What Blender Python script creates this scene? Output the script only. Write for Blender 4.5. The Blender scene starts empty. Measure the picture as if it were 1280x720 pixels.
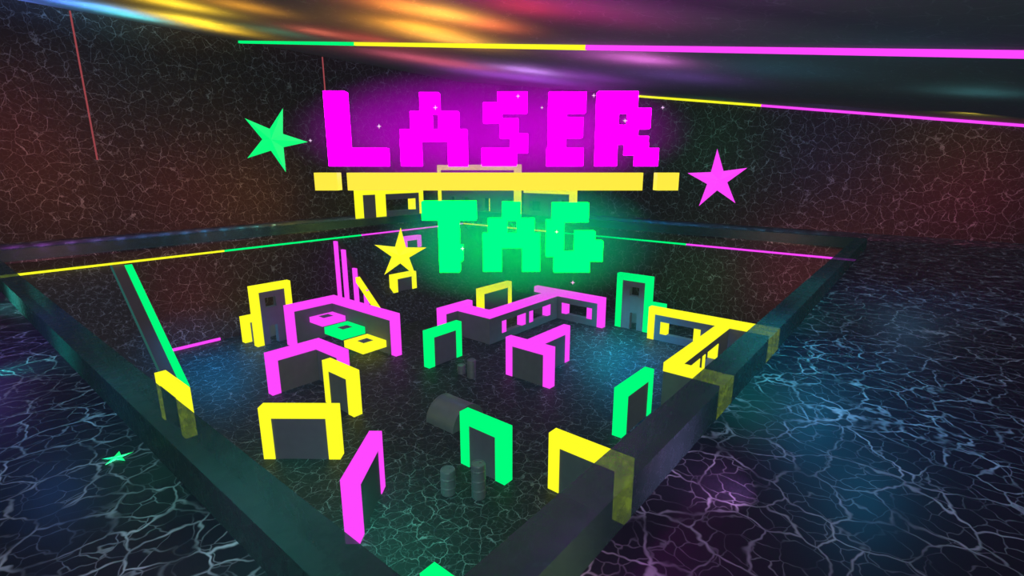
import bpy, bmesh, math, random
from mathutils import Matrix, Vector

SC = bpy.context.scene
COL = SC.collection
# ------------------------------------------------------------------ camera, world, ambient fill suns
EYE = 9.22                       # eye height above the arena floor (m)
YAW, PITCH = 0.68777, 0.23299
cam = bpy.data.cameras.new('camera')
cam.sensor_width = 36.0
cam.lens = 36.0 * 626.6 / 1280.0
cam.clip_end = 200
camo = bpy.data.objects.new('camera', cam)
COL.objects.link(camo)
fwd = Vector((math.cos(YAW)*math.cos(PITCH), math.sin(YAW)*math.cos(PITCH), -math.sin(PITCH)))
right = Vector((math.sin(YAW), -math.cos(YAW), 0))
up = right.cross(fwd)
camo.matrix_world = Matrix(((right.x, up.x, -fwd.x, 0), (right.y, up.y, -fwd.y, 0),
                            (right.z, up.z, -fwd.z, EYE), (0, 0, 0, 1)))
SC.camera = camo
SC.view_settings.view_transform = 'Standard'
SC.view_settings.look = 'None'
SC.view_settings.exposure = 0.0
SC.view_settings.gamma = 1.0
SC.view_settings.use_curve_mapping = False

W = bpy.data.worlds.new('world')
SC.world = W
W.use_nodes = True
W.node_tree.nodes['Background'].inputs[0].default_value = (0.05, 0.07, 0.10, 1)
W.node_tree.nodes['Background'].inputs[1].default_value = 0.5


def sun(name, direction, strength, color):
    l = bpy.data.lights.new(name, 'SUN')
    l.energy = strength
    l.color = color
    l.angle = 0.5
    l.use_shadow = False
    l.cycles.cast_shadow = False
    l.specular_factor = 0.0
    o = bpy.data.objects.new(name, l)
    o.rotation_euler = Vector(direction).to_track_quat('-Z', 'Y').to_euler()
    COL.objects.link(o)


sun('fill_sun_down', (0.05, 0.1, -1), 0.8, (0.75, 0.88, 1.0))  # added shadowless fill from above, in place of even ambient light
sun('fill_sun_across', (0.75, 0.66, -0.05), 0.62, (0.85, 0.95, 1.0))  # added shadowless fill for the upright faces, not a lamp of the hall


def lamp(x, y, z, color, power, aim=(0, 0, -1), cone=150):
    """an added, unseen coloured spot that tints the surface it faces"""
    l = bpy.data.lights.new('added_tint_spot', 'SPOT')
    l.energy = power
    l.color = color
    l.shadow_soft_size = 0.0
    l.spot_size = math.radians(cone)
    l.spot_blend = 1.0
    l.cycles.cast_shadow = False
    l.use_shadow = False
    o = bpy.data.objects.new('added_tint_spot', l)
    o.location = (x, y, z)
    o.rotation_euler = Vector(aim).to_track_quat('-Z', 'Y').to_euler()
    COL.objects.link(o)


sun('fill_sun_up', (0.1, 0.1, 1), 0.24, (0.45, 0.7, 1.0))  # added upward fill that lifts the dark ceiling
XW, YW = 29.3, 29.25             # inner faces of the two far walls
ZU = EYE - 3.0                   # upper floor level
KC = 0.1506                      # roof slope


def ceil_z(y):
    return EYE + 6.55 + KC * (y - YW)


# added unseen spots that put coloured glow patches on the sloping ceiling
for x, y, c, p, d in [
        (4.5, 29.3, (0.1, 0.2, 0.8), 436, 1.3),
        (5.5, 26.2, (0.1, 0.25, 1), 786, 1.3),
        (6.4, 25.3, (0.12, 0.5, 1), 961, 1.3),
        (7.6, 26.5, (0.05, 0.8, 0.75), 786, 1.3),
        (6.7, 19.3, (1, 0.6, 0.02), 1310, 1.3),
        (8.6, 23.5, (1, 0.65, 0.02), 1861, 1.5),
        (10.0, 24.9, (1, 0.55, 0.02), 1279, 1.5),
        (7.4, 16.3, (1, 0.4, 0.02), 446, 1.2),
        (10.9, 21.2, (0.1, 0.4, 0.2), 279, 1.5),
        (11.0, 18.4, (1, 0.2, 0.1), 258, 1.0),
        (8.3, 10.2, (1, 0.22, 0.02), 568, 1.0),
        (10.5, 12.3, (1, 0.35, 0.02), 1116, 1.2),
        (9.1, 9.7, (1, 0.5, 0.05), 620, 1.0),
        (12.1, 12.8, (1, 0.4, 0.05), 1720, 1.6),
        (10.2, 9.4, (1, 0.15, 0.04), 500, 1.1),
        (16.5, 20.4, (0.7, 0.1, 0.15), 1101, 2.2),
        (18.7, 19.5, (0.8, 0.1, 0.15), 1747, 2.6),
        (12.5, 17.3, (0.8, 0.08, 0.05), 670, 1.8),
        (8.7, 7.0, (0.8, 0.03, 0.03), 258, 1.0),
        (9.1, 5.9, (0.5, 0.01, 0.1), 208, 1.2),
        (10.1, 5.3, (0.35, 0.02, 0.12), 162, 1.4),
        (19.8, 15.5, (0.75, 0.35, 1), 926, 1.6),
        (23.5, 18.1, (0.5, 0.1, 0.9), 2326, 3.0),
        (22.4, 20.8, (0.35, 0.08, 0.6), 969, 2.5),
        (20.9, 13.4, (0.4, 0.05, 0.6), 1396, 3.0),
        (15.3, 7.5, (1, 0.2, 0.8), 446, 1.2),
        (14.9, 8.6, (0.6, 0.08, 0.5), 579, 2.0),
        (19.1, 8.1, (0.25, 0.08, 0.5), 646, 2.5),
        (19.5, -0.5, (0.1, 0.4, 0.4), 119, 1.2),
        (16.3, 4.3, (0.03, 0.2, 0.3), 323, 2.5),
        (12.9, 1.2, (0.02, 0.15, 0.22), 124, 2.0)]:
    lamp(x, y, ceil_z(y) - d, c, p * 0.62, (0, 0, 1), 165)
# added unseen spots tinting the far walls
for x, y, z, c, p in [
        (3.5, 25.8, EYE + 1.6, (1.0, 0.12, 0.10), 26), (9.3, 25.8, EYE - 1.0, (1.0, 0.10, 0.06), 24),
        (4.2, 25.8, EYE - 1.2, (1.0, 0.22, 0.06), 22), (13.0, 25.8, EYE - 1.6, (1.0, 0.28, 0.03), 26),
        (8.8, 25.8, EYE - 6.6, (1.0, 0.10, 0.16), 26), (25.8, 9.8, EYE + 1.2, (0.05, 0.9, 0.3), 12),
        (25.8, 4.5, EYE + 0.8, (0.3, 0.25, 0.8), 12), (25.8, -0.6, EYE + 1.7, (0.9, 0.7, 0.05), 9),
        (25.8, -1.5, EYE - 1.0, (1.0, 0.05, 0.15), 30), (25.8, 5.0, EYE - 5.4, (1.0, 0.05, 0.22), 30),
        (25.8, 3.2, EYE - 4.2, (1.0, 0.35, 0.05), 10), (25.8, 9.6, EYE - 6.0, (0.1, 0.9, 0.25), 10),
        (25.8, 1.8, EYE - 2.0, (0.9, 0.1, 0.25), 12)]:
    lamp(x, y, z, c, p * 12, (0, 1, 0) if y > 20 else (1, 0, 0), 140)
# added unseen spots that colour patches of the two floors
for x, y, z, c, p in [
        (8.6, 25.6, 3.4, (0.0, 0.34, 0.8), 1700), (22.0, 10.4, 3.4, (0.0, 0.30, 0.9), 1500),
        (23.4, 12.4, 3.4, (0.0, 0.75, 0.75), 1400), (7.0, 10.8, 2.6, (0.0, 0.8, 0.45), 260),
        (6.4, 8.4, 2.2, (0.0, 0.9, 0.5), 200), (7.2, 15.6, 2.2, (0.0, 0.7, 0.4), 120),
        (14.8, 16.0, 4.5, (0.1, 0.2, 0.5), 120),
        (9.2, 1.0, ZU + 1.9, (0.0, 0.38, 0.8), 190), (7.2, 0.1, ZU + 1.6, (0.0, 0.33, 0.7), 110),
        (0.4, 12.0, ZU + 1.8, (0.25, 0.15, 0.9), 120), (2.7, 1.1, ZU + 1.0, (0.9, 0.1, 0.8), 26),
        (0.7, 3.9, ZU + 1.2, (0.9, 0.2, 0.7), 26), (15.0, 0.0, ZU + 2.2, (0.1, 0.3, 0.55), 200),
        (0.6, 7.6, ZU + 1.3, (0.05, 0.2, 0.7), 50)]:
    lamp(x, y, z, c, p)

# added spots tinting the kerb faces and tops, then grazing ones along the far ledges
for x, y, z, c, p, aim in [
        (0.2, 15.5, ZU + .28, (0.15, 1.0, 0.8), 230, (1, 0, -.1)), (0.3, 10.5, ZU + .28, (0.0, 0.8, 0.65), 70, (1, 0, -.1)),
        (4.6, 0.7, ZU + .28, (0.85, 0.35, 0.85), 75, (0, 1, -.1)), (2.4, 0.8, ZU + .28, (0.9, 0.75, 0.2), 34, (0, 1, -.1)),
        (1.5, 4.0, ZU + 2.0, (0.0, 0.9, 0.6), 100, (0, 0, -1)), (1.5, 7.4, ZU + 2.0, (0.1, 0.7, 0.45), 80, (0, 0, -1)),
        (8.5, 1.8, ZU + 2.0, (0.0, 0.9, 0.75), 160, (0, 0, -1)), (13.0, 1.8, ZU + 2.0, (0.0, 0.7, 0.7), 90, (0, 0, -1)),
        (3.5, 20.3, ZU + .3, (1.0, 0.3, 0.35), 320, (0, 1, 0)), (9.0, 20.3, ZU + .3, (0.7, 0.4, 0.45), 220, (0, 1, 0)),
        (14.0, 20.3, ZU + .3, (0.8, 0.75, 0.1), 260, (0, 1, 0)), (20.3, 11.5, ZU + .3, (0.1, 0.6, 0.35), 200, (1, 0, 0)),
        (20.3, 5.0, ZU + .3, (1.0, 0.35, 0.3), 300, (1, 0, 0))]:
    lamp(x, y, z, c, p, aim, 120)


def ledge_row(stops, along_x):
    """added spots imitating ceiling colours mirrored on the ledge, blended along its length"""
    q = stops[0][0]
    while q <= stops[-1][0]:
        for (a, ca), (b, cb) in zip(stops, stops[1:]):
            if a <= q <= b:
                f = (q - a) / (b - a)
                c = tuple(u + (v - u) * f for u, v in zip(ca, cb))
        if along_x:
            lamp(q, YW - .3, ZU + .75, c, 13, (0, -1, -.25), 150)
        else:
            lamp(XW - .3, q, ZU + .75, c, 13, (-1, 0, -.25), 150)
        q += 0.9


ledge_row([(1.0, (.55, .1, .7)), (4.0, (.5, .12, .9)), (7.0, (.1, .3, 1)), (10.5, (.1, .5, 1)), (12.5, (.1, .8, .7)),
           (14.5, (.5, .6, .1)), (17.0, (.15, .4, .25)), (20, (.2, .2, .3)), (24, (0, .3, .2))], True)
ledge_row([(4.0, (.02, .10, .16)), (9.0, (.05, .22, .4)), (13.0, (0, .4, 1)), (17.0, (0, .6, .9)), (22, (0, .5, .4))], False)

# ------------------------------------------------------------------ materials


def new_mat(name):
    m = bpy.data.materials.new(name)
    m.use_nodes = True
    nt = m.node_tree
    b = nt.nodes['Principled BSDF']
    return m, nt, b


def cracked(name, base, vein, scale, rough=0.5, spec=0.4, width=0.045, stretch=(1, 1, 1), vein_hi=0.95,
            detail=3, lo=0.06, f0=0.42, f1=0.70):
    """near-black stone covered with a web of thin pale cracks"""
    m, nt, b = new_mat(name)
    N, L = nt.nodes, nt.links
    geo = N.new('ShaderNodeNewGeometry')
    mp = N.new('ShaderNodeMapping')
    mp.inputs['Scale'].default_value = stretch
    L.new(geo.outputs['Position'], mp.inputs[0])
    nz = N.new('ShaderNodeTexNoise')
    nz.inputs['Scale'].default_value = scale * 0.9
    nz.inputs['Detail'].default_value = detail
    nz.inputs['Roughness'].default_value = 0.6
    L.new(mp.outputs[0], nz.inputs['Vector'])
    mad = N.new('ShaderNodeVectorMath')
    mad.operation = 'MULTIPLY_ADD'
    L.new(nz.outputs['Color'], mad.inputs[0])
    mad.inputs[1].default_value = (0.75 / scale,) * 3
    L.new(mp.outputs[0], mad.inputs[2])
    lines = []
    for s, w, k in ((scale, width, 1.0), (scale * 2.3, width * 1.1, 0.45)):
        v = N.new('ShaderNodeTexVoronoi')
        v.feature = 'DISTANCE_TO_EDGE'
        v.inputs['Scale'].default_value = s
        L.new(mad.outputs[0], v.inputs['Vector'])
        mr = N.new('ShaderNodeMapRange')
        mr.interpolation_type = 'SMOOTHSTEP'
        mr.inputs['From Min'].default_value = 0.0
        mr.inputs['From Max'].default_value = w
        mr.inputs['To Min'].default_value = k
        mr.inputs['To Max'].default_value = 0.0
        L.new(v.outputs['Distance'], mr.inputs[0])
        lines.append(mr)
    mx = N.new('ShaderNodeMath')
    mx.operation = 'MAXIMUM'
    L.new(lines[0].outputs[0], mx.inputs[0])
    L.new(lines[1].outputs[0], mx.inputs[1])
    n2 = N.new('ShaderNodeTexNoise')
    n2.inputs['Scale'].default_value = scale * 1.3
    n2.inputs['Detail'].default_value = 2
    L.new(mp.outputs[0], n2.inputs['Vector'])
    fade = N.new('ShaderNodeMapRange')
    fade.inputs['From Min'].default_value = f0
    fade.inputs['From Max'].default_value = f1
    fade.inputs['To Min'].default_value = lo
    fade.inputs['To Max'].default_value = vein_hi
    L.new(n2.outputs[0], fade.inputs[0])
    mu = N.new('ShaderNodeMath')
    mu.operation = 'MULTIPLY'
    L.new(mx.outputs[0], mu.inputs[0])
    L.new(fade.outputs[0], mu.inputs[1])
    mix = N.new('ShaderNodeMix')
    mix.data_type = 'RGBA'
    mix.inputs[6].default_value = (*base, 1)
    mix.inputs[7].default_value = (*vein, 1)
    L.new(mu.outputs[0], mix.inputs[0])
    L.new(mix.outputs[2], b.inputs['Base Color'])
    b.inputs['Roughness'].default_value = rough
    b.inputs['Specular IOR Level'].default_value = spec
    return m


M_UP = cracked('cracked_upper_floor', (0.007, 0.008, 0.016), (0.34, 0.37, 0.43), 2.0, 0.45, 0.3, 0.036, lo=0.14, f0=0.36, f1=0.68)
M_PIT = cracked('cracked_arena_floor', (0.013, 0.018, 0.022), (0.21, 0.24, 0.27), 2.1, 0.6, 0.2, 0.036, lo=0.16, f0=0.36, f1=0.66)
M_WALL = cracked('cracked_wall', (0.030, 0.028, 0.032), (0.17, 0.21, 0.25), 2.1, 0.8, 0.1, 0.034, detail=5, lo=0.10, f0=0.36, f1=0.66)
M_RAMP = cracked('cracked_ramp', (0.022, 0.022, 0.026), (0.16, 0.20, 0.25), 3.6, 0.7, 0.2, 0.075)
M_CEIL = cracked('cracked_ceiling', (0.12, 0.125, 0.135), (0.30, 0.32, 0.36), 2.2, 0.8, 0.1, 0.03,
                 stretch=(0.8, 0.8, 0.8), vein_hi=0.4)


def flat(name, color, rough=0.6, spec=0.3, metal=0.0, var=0.12):
    m, nt, b = new_mat(name)
    N, L = nt.nodes, nt.links
    tc = N.new('ShaderNodeTexCoord')
    nz = N.new('ShaderNodeTexNoise')
    nz.inputs['Scale'].default_value = 3.0
    L.new(tc.outputs['Object'], nz.inputs['Vector'])
    mix = N.new('ShaderNodeMix')
    mix.data_type = 'RGBA'
    mix.inputs[6].default_value = (*[c * (1 - var) for c in color], 1)
    mix.inputs[7].default_value = (*[c * (1 + var) for c in color], 1)
    L.new(nz.outputs[0], mix.inputs[0])
    L.new(mix.outputs[2], b.inputs['Base Color'])
    b.inputs['Roughness'].default_value = rough
    b.inputs['Specular IOR Level'].default_value = spec
    b.inputs['Metallic'].default_value = metal
    return m


M_GREY = flat('slate_grey_panel', (0.115, 0.125, 0.15), 0.6, 0.25)
M_BARREL = flat('dull_grey_metal', (0.13, 0.15, 0.17), 0.35, 0.5, 0.15)
M_SIDE = flat('dark_stringer', (0.035, 0.022, 0.028), 0.5, 0.4)


def glow(name, color, strength):
    m = bpy.data.materials.new(name)
    m.use_nodes = True
    nt = m.node_tree
    nt.nodes.clear()
    e = nt.nodes.new('ShaderNodeEmission')
    e.inputs[0].default_value = (*color, 1)
    e.inputs[1].default_value = strength
    o = nt.nodes.new('ShaderNodeOutputMaterial')
    nt.links.new(e.outputs[0], o.inputs[0])
    return m


NEON = {'yellow': glow('yellow_neon', (1, 1, 0.021), 1.0),
        'magenta': glow('magenta_neon', (1, 0.065, 1), 1.0),
        'green': glow('green_neon', (0, 1, 0.205), 1.0),
        'red': glow('faint_red_neon', (0.30, 0.06, 0.07), 1.0),
        'teal': glow('dim_teal_neon', (0.022, 0.095, 0.085), 1.0)}
M_SIGN_M = glow('magenta_sign_light', (1, 0, 1), 7.0)
M_SIGN_G = glow('green_sign_light', (0, 1, 0.03), 9.0)
M_SIGN_Y, _nt, _b = new_mat('yellow_sign_light')
_b.inputs['Base Color'].default_value = (0.06, 0.25, 0.08, 1)
_b.inputs['Roughness'].default_value = 0.7
_b.inputs['Emission Color'].default_value = (1.1, 0.86, 0.03, 1)
_b.inputs['Emission Strength'].default_value = 0.9


def star_mat(name, color):
    """glowing star whose folded surface also catches a gloss"""
    m, nt, b = new_mat(name)
    b.inputs['Base Color'].default_value = (0.02, 0.02, 0.02, 1)
    b.inputs['Emission Color'].default_value = (*color, 1)
    b.inputs['Emission Strength'].default_value = 1.0
    b.inputs['Roughness'].default_value = 0.25
    return m


M_STAR = {'green': star_mat('green_star', (0, 1, 0.2)), 'magenta': star_mat('magenta_star', (1, 0.055, 1)),
          'yellow': star_mat('yellow_star', (1, 1, 0.02))}
M_SPARK = glow('sparkle_light', (1, 0.6, 1), 1.0)


def kerb_mat():
    """tinted glassy kerb: part of the light goes straight through it"""
    m, nt, b = new_mat('tinted_glass_kerb')
    N, L = nt.nodes, nt.links
    b.inputs['Base Color'].default_value = (0.024, 0.055, 0.058, 1)
    b.inputs['Roughness'].default_value = 0.5
    b.inputs['Specular IOR Level'].default_value = 0.12
    tr = N.new('ShaderNodeBsdfTransparent')
    tr.inputs[0].default_value = (0.72, 0.86, 0.84, 1)
    mix = N.new('ShaderNodeMixShader')
    nz = N.new('ShaderNodeTexNoise')
    nz.inputs['Scale'].default_value = 5.0
    nz.inputs['Detail'].default_value = 6
    nz.inputs['Roughness'].default_value = 0.75
    g = N.new('ShaderNodeNewGeometry')
    L.new(g.outputs['Position'], nz.inputs['Vector'])
    fr = N.new('ShaderNodeMapRange')
    fr.inputs['From Min'].default_value = 0.44
    fr.inputs['From Max'].default_value = 0.54
    fr.inputs['To Min'].default_value = 0.56
    fr.inputs['To Max'].default_value = 0.74
    L.new(nz.outputs[0], fr.inputs[0])
    L.new(fr.outputs[0], mix.inputs[0])
    out = N['Material Output']
    L.new(tr.outputs[0], mix.inputs[1])
    L.new(b.outputs[0], mix.inputs[2])
    L.new(mix.outputs[0], out.inputs[0])
    return m


M_KERB = kerb_mat()

# ------------------------------------------------------------------ mesh helpers


def box(bm, x0, x1, y0, y1, z0, z1):
    c = Matrix.Translation(((x0 + x1) / 2, (y0 + y1) / 2, (z0 + z1) / 2)) @ Matrix.Diagonal(
        (abs(x1 - x0), abs(y1 - y0), abs(z1 - z0), 1))
    bmesh.ops.create_cube(bm, size=1.0, matrix=c)


def link(name, bm, m, parent=None, smooth=False):
    me = bpy.data.meshes.new(name)
    bmesh.ops.recalc_face_normals(bm, faces=bm.faces)
    bm.to_mesh(me)
    bm.free()
    if smooth:
        for p in me.polygons:
            p.use_smooth = True
    me.materials.append(m)
    o = bpy.data.objects.new(name, me)
    COL.objects.link(o)
    if parent:
        o.parent = parent
    return o


def boxes(name, lst, m, parent=None):
    bm = bmesh.new()
    for b in lst:
        box(bm, *b)
    return link(name, bm, m, parent)


def tag(o, label, cat, group=None, kind=None):
    o['label'] = label
    o['category'] = cat
    if group:
        o['group'] = group
    if kind:
        o['kind'] = kind
    return o


def thing(name, label, cat, loc=(0, 0, 0), rz=0.0, group=None):
    o = bpy.data.objects.new(name, None)
    o.empty_display_size = 0.3
    COL.objects.link(o)
    o.location = loc
    o.rotation_euler = (0, 0, rz)
    return tag(o, label, cat, group)


def structure(o):
    o['kind'] = 'structure'
    return o


# ------------------------------------------------------------------ the room
XN, YN = -6.0, -9.0
FT = 0.12                        # slab thickness
structure(boxes('floor', [(XN, XW + .3, YN, YW + .3, -0.3, 0.0)], M_PIT))
KX0, KY0, KX1, KY1 = 1.30, 1.63, 23.68, 23.68     # hole in the upper slab
structure(boxes('floor', [(XN, KX0, YN, YW, ZU - FT, ZU), (KX1, XW, YN, YW, ZU - FT, ZU),
                          (KX0, KX1, YN, KY0, ZU - FT, ZU), (KX0, KX1, KY1, YW, ZU - FT, ZU)], M_UP))
structure(boxes('wall_left', [(XN, XW, YW, YW + .3, 0, ceil_z(YW))], M_WALL))
bm = bmesh.new()
vs = [bm.verts.new(p) for p in [(XW, YN, 0), (XW, YW + .3, 0), (XW, YW + .3, ceil_z(YW + .3)), (XW, YN, ceil_z(YN)),
                                (XW + .3, YN, 0), (XW + .3, YW + .3, 0), (XW + .3, YW + .3, ceil_z(YW + .3)),
                                (XW + .3, YN, ceil_z(YN))]]
for f in ((0, 1, 2, 3), (4, 5, 6, 7), (0, 1, 5, 4), (1, 2, 6, 5), (2, 3, 7, 6), (3, 0, 4, 7)):
    bm.faces.new([vs[i] for i in f])
structure(link('wall_right', bm, M_WALL))
bm = bmesh.new()
vs = [bm.verts.new((x, y, ceil_z(y) + d)) for d in (0, .25) for x, y in
      ((XN, YN), (XW + .3, YN), (XW + .3, YW + .3), (XN, YW + .3))]
for f in ((0, 1, 2, 3), (4, 5, 6, 7), (0, 1, 5, 4), (1, 2, 6, 5), (2, 3, 7, 6), (3, 0, 4, 7)):
    bm.faces.new([vs[i] for i in f])
structure(link('ceiling', bm, M_CEIL))

# the square glassy kerb around the opening
kerb = thing('glass_kerb', 'square tinted glass kerb running round the big opening in the upper floor', 'kerb',
             (KX0, KY0, ZU))
KW, KH = 0.38, 0.39
for b in [(0, KW, KW, KY1 - KY0 - KW, 0, KH), (KX1 - KX0 - KW, KX1 - KX0, KW, KY1 - KY0 - KW, 0, KH),
          (0, KX1 - KX0, 0, KW, 0, KH), (0, KX1 - KX0, KY1 - KY0 - KW, KY1 - KY0, 0, KH)]:
    boxes('kerb_beam', [b], M_KERB, kerb)


# ------------------------------------------------------------------ neon lines of the room
def neon_line(label, segs, group=None, w=0.09):
    """segs: (p0, p1, colour) boxes along a line"""
    t = thing('neon_strip', label, 'neon light', segs[0][0], 0, group)
    for p0, p1, c in segs:
        a, b = Vector(p0) - Vector(segs[0][0]), Vector(p1) - Vector(segs[0][0])
        bm = bmesh.new()
        bmesh.ops.create_cube(bm, size=1.0, matrix=Matrix.Translation((a + b) / 2) @
                              (b - a).to_track_quat('X', 'Z').to_matrix().to_4x4() @
                              Matrix.Diagonal(((b - a).length, w, w, 1)))
        link('neon_tube', bm, NEON[c], t)
    return t


zn = EYE - 4.33
neon_line('thin neon line on the left arena wall, yellow then green then magenta',
          [((1.0, YW - .05, zn), (10.9, YW - .05, zn), 'yellow'), ((10.9, YW - .05, zn), (19.55, YW - .05, zn), 'green'),
           ((19.55, YW - .05, zn), (XW - .1, YW - .05, zn), 'magenta')])
neon_line('thin neon line on the right arena wall, yellow then green then magenta',
          [((XW - .05, YW - .1, zn), (XW - .05, 20.2, zn), 'yellow'), ((XW - .05, 20.2, zn), (XW - .05, 10.7, zn), 'green'),
           ((XW - .05, 10.7, zn), (XW - .05, 1.0, zn), 'magenta')])
neon_line('neon line crossing the ceiling, green then yellow then magenta',
          [((13.0, YW - .05, ceil_z(YW) - .06), (13.0, 18.9, ceil_z(18.9) - .06), 'green'),
           ((13.0, 18.9, ceil_z(18.9) - .06), (13.0, 8.0, ceil_z(8.0) - .06), 'yellow'),
           ((13.0, 8.0, ceil_z(8.0) - .06), (13.0, YN, ceil_z(YN) - .06), 'magenta')], w=0.12)
neon_line('neon line along the top of the right wall, yellow then magenta',
          [((XW - .06, 15.6, ceil_z(15.6) - .08), (XW - .06, 7.4, ceil_z(7.4) - .08), 'yellow'),
           ((XW - .06, 7.4, ceil_z(7.4) - .08), (XW - .06, YN, ceil_z(YN) - .08), 'magenta')], w=0.11)
neon_line('short magenta neon line at the foot of the left arena wall',
          [((6.9, YW - .05, .08), (10.1, YW - .05, .08), 'magenta')], w=0.13)
for x, lab, z0 in ((6.15, 'thin dull red vertical light line near the left edge of the left wall', EYE + .4),
                   (17.75, 'thin dull red vertical light line above the sign letter L', EYE + 3.0)):
    neon_line(lab, [((x, YW - .03, z0), (x, YW - .03, EYE + 6.5), 'red')], w=0.055)


# ------------------------------------------------------------------ two sloping ramps against the left wall
def wedge(bm, x0, x1, y_top, z_top, y_bot, z_bot):
    pts = [(y_top, 0.0), (y_top, z_top), (y_bot, z_bot), (y_bot, 0.0)] if z_bot > 0.001 else \
          [(y_top, 0.0), (y_top, z_top), (y_bot, 0.0)]
    A = [bm.verts.new((x0, y, z)) for y, z in pts]
    B = [bm.verts.new((x1, y, z)) for y, z in pts]
    n = len(pts)
    bm.faces.new(A)
    bm.faces.new(B)
    for i in range(n):
        bm.faces.new((A[i], A[(i + 1) % n], B[(i + 1) % n], B[i]))


ZR = EYE - 4.42
SL = ZR / (YW - 23.6)


def slope_z(y):
    return ZR - SL * (YW - y)


def bar_on_slope(name, x0, x1, ya, yb, dz0, dz1, m, parent):
    bm = bmesh.new()
    A = [bm.verts.new((x0, y, slope_z(y) + d)) for y, d in ((ya, dz0), (ya, dz1), (yb, dz1), (yb, dz0))]
    B = [bm.verts.new((x1, y, slope_z(y) + d)) for y, d in ((ya, dz0), (ya, dz1), (yb, dz1), (yb, dz0))]
    bm.faces.new(A)
    bm.faces.new(B)
    for i in range(4):
        bm.faces.new((A[i], A[(i + 1) % 4], B[(i + 1) % 4], B[i]))
    return link(name, bm, m, parent)


r1 = thing('sloping_ramp', 'dark cracked stone ramp with a green light bar, at the left behind the near kerb', 'ramp')
bm = bmesh.new()
wedge(bm, -3.0, 5.9, YW - .002, ZR, 23.6, 0)
link('ramp_surface', bm, M_RAMP, r1)
bar_on_slope('stringer', 5.96, 6.42, YW - .01, 23.7, -0.35, 0.02, M_SIDE, r1)
bar_on_slope('edge_line', 5.88, 5.96, YW - .01, 23.7, -0.2, 0.03, NEON['teal'], r1)
bar_on_slope('light_bar', 6.42, 6.72, YW - .1, 23.65, -0.2, 0.06, NEON['green'], r1)
r2 = thing('sloping_ramp', 'wide dark ramp in the far corner with magenta posts and yellow bar on its side',
           'ramp')
bm = bmesh.new()
wedge(bm, 18.0, XW - .01, YW - .002, ZR, 23.6, 0)
link('ramp_surface', bm, M_RAMP, r2)
bar_on_slope('stringer', 17.62, 18.0, YW - .01, 23.7, -0.35, 0.02, M_SIDE, r2)
bar_on_slope('light_bar', 17.30, 17.60, 26.75, 23.7, -0.30, 0.02, NEON['yellow'], r2)
for ya, yb, zt in ((29.15, 28.85, 4.72), (28.35, 28.0, 4.26), (27.25, 26.9, 3.2), (26.2, 25.85, 2.0)):
    boxes('post', [(17.42, 17.56, yb, ya, 0, zt)], NEON['magenta'], r2)

# ------------------------------------------------------------------ the arena barricades
T = 0.37


def wing(parent, col, horiz, a0, a1, c0, h, post0, post1, wins=(), hide0=0.0, hide1=0.0, t=T, z=0.0):
    """one straight piece: runs a0..a1 along x (horiz) or y, face plane at c0..c0+t"""
    def R(p0, p1, z0, z1, inset=0.0):
        q0, q1 = c0 + inset, c0 + t - inset
        return (p0, p1, q0, q1, z0, z1) if horiz else (q0, q1, p0, p1, z0, z1)
    p0 = a0 + (t if post0 else hide0)
    p1 = a1 - (t if post1 else hide1)
    parts = []
    cur = p0
    for (w0, w1, s, e) in wins:
        parts.append(R(cur, w0, z, h - t, 0.03))
        parts.append(R(w0, w1, z, s, 0.03))
        parts.append(R(w0, w1, e, h - t, 0.03))
        cur = w1
    parts.append(R(cur, p1, z, h - t, 0.03))
    boxes('grey_panel', parts, M_GREY, parent)
    boxes('top_beam', [R(a0 + hide0, a1 - hide1, h - t, h)], NEON[col], parent)
    if post0:
        boxes('post', [R(a0, a0 + t, z, h - t)], NEON[col], parent)
    if post1:
        boxes('post', [R(a1 - t, a1, z, h - t)], NEON[col], parent)
    return parent


def jambs(parent, col, horiz, c0, spans, s, e, t=T, jw=0.35):
    for p0, p1 in spans:
        for q in (p0, p1 - jw):
            b = (q, q + jw, c0 + .005, c0 + t - .005, s, e) if horiz else (c0 + .005, c0 + t - .005, q, q + jw, s, e)
            boxes('window_jamb', [b], NEON[col], parent)


def simple(label, col, horiz, a0, a1, c0, h=1.82, group=None):
    if horiz:
        t_ = thing('barricade', label, 'barricade', (a0, c0, 0), 0, group)
    else:
        t_ = thing('barricade', label, 'barricade', (c0, a0, 0), 0, group)
    return wing(t_, col, horiz, 0, a1 - a0, 0, h, True, True)


G = 'neon framed barricades on the arena floor'
t1 = thing('barricade', 'yellow framed grey barricade square on to the view, left of the curved shelter', 'barricade',
           (6.17, 15.55, 0), math.radians(-51), G)
wing(t1, 'yellow', True, 0, 2.5, 0, 1.82, True, True)
simple('narrow yellow framed barricade in front of the angled magenta corner wall', 'yellow', False, 15.75, 17.75, 9.68, group=G)
t3 = thing('barricade', 'magenta framed barricade seen nearly end on, nearest the near left kerb', 'barricade',
           (5.93, 9.84, 0), math.radians(38), G)
wing(t3, 'magenta', True, 0, 2.38, 0, 1.82, True, True)
simple('green framed barricade right behind the near pair of barrels', 'green', False, 8.58, 10.42, 10.09, group=G)
simple('yellow framed barricade partly cut off by the near right kerb', 'yellow', False, 5.0, 7.5, 10.8, group=G)
simple('green framed barricade standing alone before the near right kerb', 'green', True, 14.76, 17.22, 7.15, group=G)
simple('green framed barricade left of the far magenta windowed wall', 'green', True, 14.72, 16.92, 17.17, group=G)
simple('lime tinged yellow framed barricade standing behind the magenta windowed wall', 'yellow', True, 22.5, 25.62, 21.07, group=G)
simple('yellow framed barricade half sunk behind the left kerb by the green ramp bar', 'yellow', False, 18.94, 21.4, 5.02, group=G)
simple('green framed barricade of which only the top corner shows at the bottom edge', 'green', False, 3.9, 6.38, 5.03, group=G)

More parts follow.
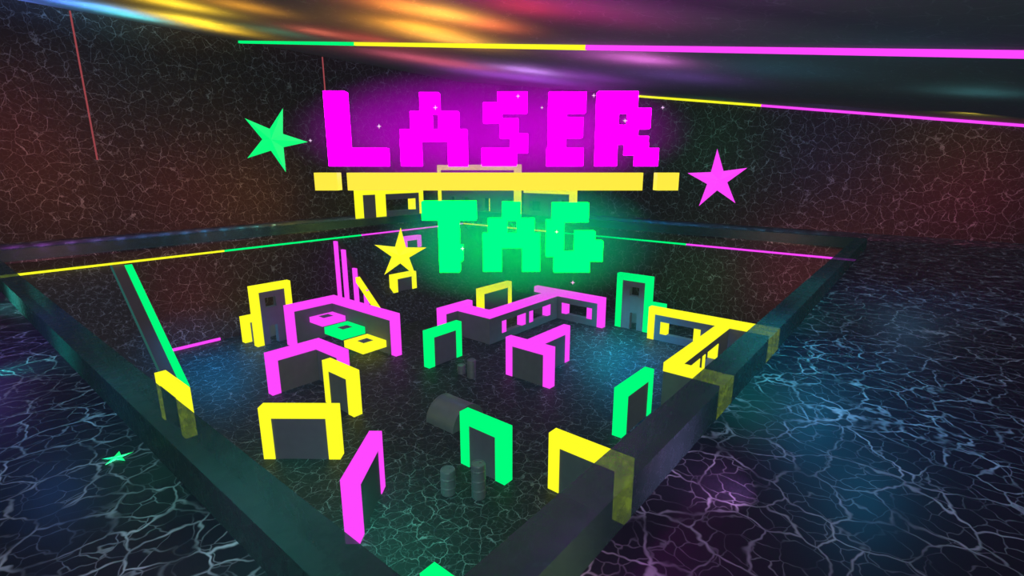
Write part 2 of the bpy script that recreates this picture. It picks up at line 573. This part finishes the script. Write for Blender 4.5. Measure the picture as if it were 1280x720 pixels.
# angled corner wall (left)
t7 = thing('corner_barricade', 'small magenta corner wall behind the two yellow barricades', 'barricade', (8.6, 18.0, 0))
wing(t7, 'magenta', True, 0, 2.45, 2.0, 1.82, True, False, hide1=0)
wing(t7, 'magenta', False, 0, 2.0, 2.08, 1.82, True, False)
# taller corner wall with three cantilevered steps
t8 = thing('corner_barricade', 'tall magenta corner wall carrying three coloured steps', 'barricade', (12.1, 19.65, 0))
wing(t8, 'magenta', True, 0, 2.97, 5.6, 2.2, True, False)
wing(t8, 'magenta', False, 0, 5.6, 2.6, 2.2, True, False)
for y0, zb, zt, c in ((24.0, 1.04, 1.34, 'magenta'), (22.2, 0.69, 1.06, 'green'), (20.4, 0.35, 0.71, 'yellow')):
    s = thing('step_box', '%s glowing box step with a square grey inset, on the magenta corner wall' % c, 'step',
              (13.3, y0, zb), 0, None)
    L_, Wd, H = 1.40, 1.62, zt - zb
    a, b, c2, d = 0.40, 1.02, 0.50, 1.12
    boxes('box_body', [(0, a, 0, Wd, 0, H), (b, L_, 0, Wd, 0, H), (a, b, 0, c2, 0, H), (a, b, d, Wd, 0, H),
                       (a, b, c2, d, 0, H * .5)], NEON[c], s)
    boxes('inset', [(a, b, c2, d, H * .5, H * .93)], M_GREY, s)

# long far windowed wall with dog-legs
t12 = thing('windowed_barricade', 'long magenta edged zigzag wall with windows, in the middle distance', 'wall',
            (17.8, 13.94, 0))
ox, oy = 17.8, 13.94
wing(t12, 'magenta', True, 0, 2.45, 19.6 - oy, 1.82, True, False)
wing(t12, 'magenta', False, 17.16 + T - oy, 19.6 - oy, 19.02 - ox, 1.82, False, False)
wing(t12, 'magenta', True, 19.02 - ox, 25.4 - ox, 17.16 - oy, 1.82, False, False,
     wins=((20.05 - ox, 22.15 - ox, .40, 1.08), (22.52 - ox, 24.65 - ox, .40, 1.08)))
jambs(t12, 'magenta', True, 17.16 - oy, ((20.05 - ox, 22.15 - ox), (22.52 - ox, 24.65 - ox)), .40, 1.08)
wing(t12, 'magenta', False, 0, 19.0 - oy, 25.4 - ox, 1.82, True, False, wins=((14.68 - oy, 16.84 - oy, .40, 1.08),))
jambs(t12, 'magenta', False, 25.4 - ox, ((14.68 - oy, 16.84 - oy),), .40, 1.08)

# T shaped magenta barricade
t14 = thing('branched_barricade', 'magenta T shaped barricade right of the far barrels', 'barricade', (16.5, 11.46, 0))
wing(t14, 'magenta', False, 0, 2.47, 0, 1.82, True, True)
wing(t14, 'magenta', True, T, 3.3, 1.14, 1.82, False, True)

# yellow windowed Z wall on the right
ox, oy = 18.1, 4.6
t11 = thing('windowed_barricade', 'yellow edged zigzag wall with windows, tucked under the right kerb', 'wall', (ox, oy, 0))
wing(t11, 'yellow', False, 0, 11.1 - oy, 25.42 - ox, 1.82, True, True, wins=((8.2 - oy, 10.38 - oy, .40, 1.08),))
jambs(t11, 'yellow', False, 25.42 - ox, ((8.2 - oy, 10.38 - oy),), .40, 1.08)
wing(t11, 'yellow', True, T, 25.42 - ox, 6.78 - oy, 1.82, False, False,
     wins=((19.2 - ox, 21.35 - ox, .40, 1.08), (21.7 - ox, 23.85 - ox, .40, 1.08)))
jambs(t11, 'yellow', True, 6.78 - oy, ((19.2 - ox, 21.35 - ox), (21.7 - ox, 23.85 - ox)), .40, 1.08)
wing(t11, 'yellow', False, 0, 7.15 - oy, 0, 1.82, True, False)


# two tall door frames, each with a low screen behind
def doorway(label, col, horiz, x, y, length, swin, sdoor):
    t_ = thing('door_barricade', label, 'doorway', (x, y, 0))
    h = 3.27
    def R(p0, p1, z0, z1, inset=0.03):
        return (p0, p1, inset, T - inset, z0, z1) if horiz else (inset, T - inset, p0, p1, z0, z1)
    w0, w1 = swin
    d0, d1 = sdoor
    boxes('grey_panel', [R(T, w0, 0, h - T), R(w0, w1, 2.56, h - T), R(w0, w1, 1.0, 2.02),
                         R(w0, min(d0, w1), 0, 1.0), R(max(d1, w0), w1, 0, 1.0) if d1 < w1 else R(w1 - .01, w1, 0, 1.0),
                         R(w1, length - T, 0, h - T)], M_GREY, t_)
    boxes('top_beam', [(0, length, 0, T, h - T, h) if horiz else (0, T, 0, length, h - T, h)], NEON[col], t_)
    for q in (0, length - T):
        boxes('post', [(q, q + T, 0, T, 0, h - T) if horiz else (0, T, q, q + T, 0, h - T)], NEON[col], t_)
    return t_


doorway('tall yellow framed doorway panel against the left arena wall', 'yellow', True, 10.9, 26.45, 2.12,
        (0.66, 1.24), (0.72, 1.18))
doorway('tall green framed doorway panel against the right arena wall', 'green', False, 26.3, 11.43, 2.15,
        (0.72, 1.3), (0.78, 1.22))
s9 = thing('low_barricade', 'low yellow framed screen behind the tall yellow doorway', 'barricade', (10.76, 27.6, 0))
wing(s9, 'yellow', True, 0, 2.4, 0, 1.45, True, True)
s10 = thing('low_barricade', 'low green framed screen behind the tall green doorway', 'barricade', (27.6, 11.1, 0))
wing(s10, 'green', False, 0, 2.5, 0, 1.45, True, True)

# two small covers standing on the far ramp
for x0, x1, y0, h, c, lab in ((19.1, 21.0, 25.42, 1.15, 'yellow', 'small yellow framed cover on the far ramp, under the yellow star'),
                              (22.1, 23.75, 28.0, 0.85, 'magenta', 'small pinkish framed cover at the top of the far ramp')):
    zb = slope_z(y0)
    s = thing('low_cover', lab, 'barricade', (x0, y0, zb))
    L_ = x1 - x0
    t_ = .37
    boxes('grey_panel', [(t_, L_ - t_, .03, t_ - .03, 0, h - .3)], M_GREY, s)
    boxes('top_beam', [(0, L_, 0, t_, h - .3, h)], NEON[c], s)
    for q in (0, L_ - t_):
        boxes('post', [(q, q + t_, 0, t_, -.05, h - .3)], NEON[c], s)

# ------------------------------------------------------------------ panels on the upper ledge, far corner
zu = ZU
u1 = thing('ledge_barricade', 'plain yellow framed panel on the upper ledge, left end of the row', 'barricade', (17.88, 26.8, zu))
wing(u1, 'yellow', True, 0, 1.66, 0, 1.82, True, True)
u2 = thing('ledge_barricade', 'yellow framed panel with a wide window on the upper ledge behind the letter T', 'barricade',
           (19.56, 26.8, zu))
wing(u2, 'yellow', True, 0, 3.5, 0, 1.82, True, True, wins=((.40, 2.80, .36, 1.08),))
jambs(u2, 'yellow', True, 0, ((.02, 2.80),), .36, 1.08)
u3 = thing('tall_ledge_barricade', 'tall wide yellow framed panel across the far corner of the upper ledge', 'barricade',
           (26.5, 21.25, zu))
bm_l = []
H3 = 3.3
wing(u3, 'yellow', False, 0, 7.85, 0, H3, True, True,
     wins=((.55, 1.15, .55, 1.0), (2.6, 3.3, .1, 1.0), (4.6, 5.3, .55, 1.0), (6.1, 6.7, .55, 1.0)))
boxes('window_jamb', [(0.02, .35, 2.55, 2.63, .1, 1.0)], NEON['yellow'], u3)
u4 = thing('ledge_barricade', 'yellow framed panel with small square windows on the right part of the upper ledge', 'barricade',
           (26.9, 17.1, zu))
wing(u4, 'yellow', False, 0, 4.0, 0, 1.82, True, False, wins=((.75, 1.15, .9, 1.1), (2.6, 3.5, .27, .93)))


# ------------------------------------------------------------------ barrels and curved shelter
def lathe(bm, prof, seg=28):
    rings = []
    for r, z in prof:
        rings.append([bm.verts.new((r * math.cos(2 * math.pi * i / seg), r * math.sin(2 * math.pi * i / seg), z))
                      for i in range(seg)])
    for A, B in zip(rings, rings[1:]):
        for i in range(seg):
            bm.faces.new((A[i], A[(i + 1) % seg], B[(i + 1) % seg], B[i]))
    bm.faces.new(rings[0])
    bm.faces.new(rings[-1])


def barrel(label, x, y, r, h, ribs):
    t_ = thing('barrel', label, 'barrel', (x, y, 0), 0, None)
    prof = [(r * .93, 0), (r, .03)]
    for k in ribs:
        z = h * k
        prof += [(r, z - .035), (r * 1.05, z), (r, z + .035)]
    prof += [(r, h - .03), (r * .95, h), (r * .86, h), (r * .86, h - .02), (0.02, h - .02)]
    bm = bmesh.new()
    lathe(bm, prof)
    link('barrel_body', bm, M_BARREL, t_)
    bm = bmesh.new()
    lathe(bm, [(.045, h - .02), (.045, h - .002), (.01, h - .002)], 12)
    o = link('bung_cap', bm, M_BARREL, t_)
    o.location = (r * .5, 0, 0)
    return t_


barrel('short grey ribbed barrel, left of the near pair', 8.78, 9.62, 0.215, 0.78, (.30, .66))
barrel('tall grey ribbed barrel, right of the near pair before the green barricade', 9.22, 8.82, 0.205, 1.08, (.25, .53, .82))
barrel('small short grey barrel, left of the far pair', 15.3, 15.6, 0.19, 0.42, (.5,))
barrel('tall grey barrel, right of the far pair', 15.25, 14.9, 0.20, 0.86, (.38, .84))

sh = thing('curved_shelter', 'grey half round shelter lying on the arena floor behind the green barricade', 'shelter',
           (12.0, 11.94, 0))
bm = bmesh.new()
n = 28
for y in (0, 1.4):
    pass
outer = [[bm.verts.new((.8 * math.cos(math.pi * i / n), y, .8 * math.sin(math.pi * i / n))) for i in range(n + 1)] for y in (0, 1.4)]
for i in range(n):
    bm.faces.new((outer[0][i], outer[0][i + 1], outer[1][i + 1], outer[1][i]))
bm.faces.new(outer[0])
bm.faces.new(outer[1])
o = link('curved_shell', bm, M_BARREL, sh)
for y0, y1 in ((-.02, .04), (1.36, 1.42)):
    bm = bmesh.new()
    A = []
    for r in (.815, .78):
        A.append([[bm.verts.new((r * math.cos(math.pi * i / n), y, r * math.sin(math.pi * i / n))) for i in range(n + 1)]
                  for y in (y0, y1)])
    for i in range(n):
        bm.faces.new((A[0][0][i], A[0][0][i + 1], A[0][1][i + 1], A[0][1][i]))
        bm.faces.new((A[0][0][i], A[0][0][i + 1], A[1][0][i + 1], A[1][0][i]))
        bm.faces.new((A[0][1][i], A[0][1][i + 1], A[1][1][i + 1], A[1][1][i]))
    link('rim', bm, M_BARREL, sh)

# ------------------------------------------------------------------ the hanging sign
SD = 9.0                          # horizontal distance of the sign's front
hx, hy = math.cos(YAW), math.sin(YAW)
sign_rot = YAW - math.pi / 2      # local x = viewer's right, local y = away
S0 = Vector((hx * SD, hy * SD, EYE))
TH = 0.24
LET = {
    'L': [(-3.195, 0.049, -2.845, 1.286), (-3.195, 0.049, -2.182, 0.354)],
    'A': [(-1.569, 0.933, -1.248, 1.263), (-1.742, 0.633, -1.39, 0.958), (-1.263, 0.633, -0.924, 0.958),
          (-1.927, 0.474, -0.785, 0.665), (-1.937, 0.049, -1.595, 0.501), (-1.114, 0.041, -0.783, 0.501)],
    'S': [(-0.244, 0.939, 0.258, 1.273), (-0.491, 0.777, -0.172, 1.1), (-0.206, 0.523, 0.107, 0.843),
          (-0.028, 0.274, 0.274, 0.593), (-0.528, 0.049, 0.083, 0.354)],
    'E': [(0.631, 0.049, 0.933, 1.273), (0.651, 0.939, 1.259, 1.273), (0.631, 0.53, 1.218, 0.86),
          (0.612, 0.049, 1.241, 0.354)],
    'R': [(1.47, 0.049, 1.826, 1.279), (1.465, 0.939, 2.141, 1.279), (2.009, 0.68, 2.375, 1.01),
          (1.8, 0.514, 2.172, 0.737), (1.8, 0.421, 2.359, 0.553), (1.98, 0.239, 2.368, 0.448),
          (2.169, 0.049, 2.551, 0.354)],
    'T': [(-1.61, -0.895, -0.647, -0.562), (-1.324, -1.844, -0.962, -0.844), (-0.973, -1.635, -0.904, -1.359)],
    'A2': [(-0.177, -0.901, 0.157, -0.576), (-0.431, -1.188, -0.086, -0.872), (0.086, -1.188, 0.402, -0.872),
           (-0.529, -1.396, 0.505, -1.141), (-0.527, -1.83, -0.192, -1.362), (0.189, -1.83, 0.51, -1.362)],
    'G': [(0.727, -0.926, 1.368, -0.59), (0.626, -1.553, 0.938, -0.901), (0.773, -1.844, 1.421, -1.479),
          (1.147, -1.479, 1.503, -1.101), (1.306, -1.641, 1.651, -1.275)]}


def sign_piece(name, rects, m, label, cat, group, th=TH):
    cx = sum(r[0] + r[2] for r in rects) / (2 * len(rects))
    cz = min(r[1] for r in rects)
    bm = bmesh.new()
    for k, (u0, v0, u1, v1) in enumerate(rects):
        e = 0.003 * k
        box(bm, u0 - cx, u1 - cx, e, th - e, v0 - cz, v1 - cz)
    o = link(name, bm, m)
    rx, ry = math.cos(sign_rot), math.sin(sign_rot)
    o.location = (S0.x + rx * cx, S0.y + ry * cx, EYE + cz)
    o.rotation_euler = (0, 0, sign_rot)
    return tag(o, label, cat, group)


for k, w in (('L', 'magenta blocky letter L, first of the upper word'), ('A', 'magenta blocky letter A, second of the upper word'),
             ('S', 'magenta blocky letter S in the middle of the upper word'), ('E', 'magenta blocky letter E of the upper word'),
             ('R', 'magenta blocky letter R, last of the upper word')):
    sign_piece('sign_letter', LET[k], M_SIGN_M, w + ', hanging in the air', 'letter', 'letters of the hanging sign')
for k, w in (('T', 'green blocky letter T, first of the lower word'), ('A2', 'green blocky letter A, middle of the lower word'),
             ('G', 'green blocky letter G, last of the lower word')):
    sign_piece('sign_letter', LET[k], M_SIGN_G, w + ', hanging in the air', 'letter', 'letters of the hanging sign')
sign_piece('sign_bar', [(-2.895, -0.368, 2.299, -0.062)], M_SIGN_Y, 'long yellow bar hanging between the two words', 'sign bar', 'bars of the hanging sign')
sign_piece('sign_bar', [(-3.47, -0.368, -3.07, -0.062)], M_SIGN_Y, 'short yellow block hanging left of the long bar', 'sign bar', 'bars of the hanging sign')
sign_piece('sign_bar', [(2.550, -0.368, 2.930, -0.062)], M_SIGN_Y, 'short yellow block hanging right of the long bar', 'sign bar', 'bars of the hanging sign')


def star_mesh(r, inner, depth):
    bm = bmesh.new()
    pts = []
    for i in range(10):
        a = math.pi / 2 + i * math.pi / 5
        q = r if i % 2 == 0 else inner
        pts.append((q * math.cos(a), q * math.sin(a)))
    rim = [bm.verts.new((x, 0, z)) for x, z in pts]
    f = bm.verts.new((0, -depth, 0))
    b = bm.verts.new((0, depth, 0))
    for i in range(10):
        j = (i + 1) % 10
        bm.faces.new((rim[i], rim[j], f))
        bm.faces.new((rim[i], rim[j], b))
    return bm


def star(label, col, u, v, r, roll, turn=0.0, tilt=0.0):
    o = link('star', star_mesh(r, r * .34, r * .26), M_STAR[col])
    rx, ry = math.cos(sign_rot), math.sin(sign_rot)
    o.rotation_mode = 'QUATERNION'
    q = (Matrix.Rotation(sign_rot + turn, 4, 'Z') @ Matrix.Rotation(tilt, 4, 'X') @ Matrix.Rotation(-roll, 4, 'Y'))
    o.rotation_quaternion = q.to_quaternion()
    o.location = (S0.x + rx * u, S0.y + ry * u, EYE + v)
    tag(o, label, 'star', 'floating glowing stars')
    return o


star('green five pointed star floating left of the letter L', 'green', -4.106, 0.487, 0.56, math.radians(-21), 0.12)
star('magenta five pointed star floating right of the sign', 'magenta', 3.602, -0.187, 0.53, math.radians(5), -0.1)
star('yellow five pointed star floating left of the letter T', 'yellow', -2.027, -1.508, 0.49, math.radians(-3.5), 0.05)
o = link('star', star_mesh(.145, .05, .012), M_STAR['green'])
o.rotation_euler = (math.radians(90), 0, math.radians(15))
o.location = (1.02, 6.28, ZU + .013)
tag(o, 'tiny green star lying flat on the upper floor, lower left', 'star')

# tiny four pointed sparkles in the glow round the sign
rx, ry = math.cos(sign_rot), math.sin(sign_rot)
for u, v, s, w in ((-3.42, .47, .035, 'left of the letter L'), (-2.24, .70, .045, 'between the letters L and A'),
                   (-1.28, 1.0, .04, 'on the top of the magenta A'), (.10, 1.18, .035, 'on the upper right of the letter S'),
                   (.5, 1.0, .03, 'between the letters S and E'), (1.36, 1.19, .04, 'between the letters E and R'),
                   (1.9, .79, .045, 'in the middle of the letter R'), (2.52, 1.0, .035, 'right of the letter R'),
                   (.79, -1.08, .035, 'on the left side of the letter G'), (1.1, -2.0, .045, 'below the letter G'),
                   (-.88, -1.38, .04, 'beside the stem of the letter T')):
    bm = bmesh.new()
    pts = []
    for i in range(8):
        a = i * math.pi / 4
        q = s if i % 2 == 0 else s * .28
        pts.append(bm.verts.new((q * math.cos(a), 0, q * math.sin(a))))
    f = bm.verts.new((0, -s * .3, 0))
    b = bm.verts.new((0, s * .3, 0))
    for i in range(8):
        bm.faces.new((pts[i], pts[(i + 1) % 8], f))
        bm.faces.new((pts[i], pts[(i + 1) % 8], b))
    o = link('sparkle', bm, M_SPARK)
    o.location = (S0.x + rx * u - hx * .15, S0.y + ry * u - hy * .15, EYE + v)
    o.rotation_euler = (0, 0, sign_rot)
    tag(o, 'tiny pale sparkle floating ' + w, 'sparkle', 'sparkles in the glow round the sign')


# ------------------------------------------------------------------ glowing haze round the two words
def haze(label, u, v, ru, rv, rd, color, absorb, dens):
    bm = bmesh.new()
    bmesh.ops.create_icosphere(bm, subdivisions=4, radius=1.0)
    m = bpy.data.materials.new('lit_haze')
    m.use_nodes = True
    nt = m.node_tree
    nt.nodes.clear()
    N, L = nt.nodes, nt.links
    tc = N.new('ShaderNodeTexCoord')
    ln = N.new('ShaderNodeVectorMath')
    ln.operation = 'LENGTH'
    L.new(tc.outputs['Object'], ln.inputs[0])
    mr = N.new('ShaderNodeMapRange')
    mr.interpolation_type = 'SMOOTHSTEP'
    mr.inputs['From Min'].default_value = 0.25
    mr.inputs['From Max'].default_value = 1.0
    mr.inputs['To Min'].default_value = dens
    mr.inputs['To Max'].default_value = 0.0
    L.new(ln.outputs['Value'], mr.inputs[0])
    vs_ = N.new('ShaderNodeVolumeScatter')
    vs_.inputs['Color'].default_value = (*color, 1)
    L.new(mr.outputs[0], vs_.inputs['Density'])
    out = N.new('ShaderNodeOutputMaterial')
    ab = N.new('ShaderNodeVolumeAbsorption')
    ab.inputs['Color'].default_value = (*color, 1)
    L.new(mr.outputs[0], ab.inputs['Density'])
    add = N.new('ShaderNodeAddShader')
    L.new(vs_.outputs[0], add.inputs[0])
    L.new(ab.outputs[0], add.inputs[1])
    L.new(add.outputs[0], out.inputs['Volume'])
    o = link('lit_haze', bm, m)
    o.scale = (ru, rd, rv)
    o.location = (S0.x + rx * u + hx * 1.35, S0.y + ry * u + hy * 1.35, EYE + v)
    o.rotation_euler = (0, 0, sign_rot)
    tag(o, label, 'haze', None, 'stuff')
    return o


haze('purple lit haze round the magenta upper word', -0.45, 0.70, 4.3, 1.35, 1.0, (.9, 0, 1), None, 1.4)
haze('green lit haze round the green lower word', 0.17, -1.5, 3.3, 1.5, 1.0, (0, 1, .75), None, 1.0)
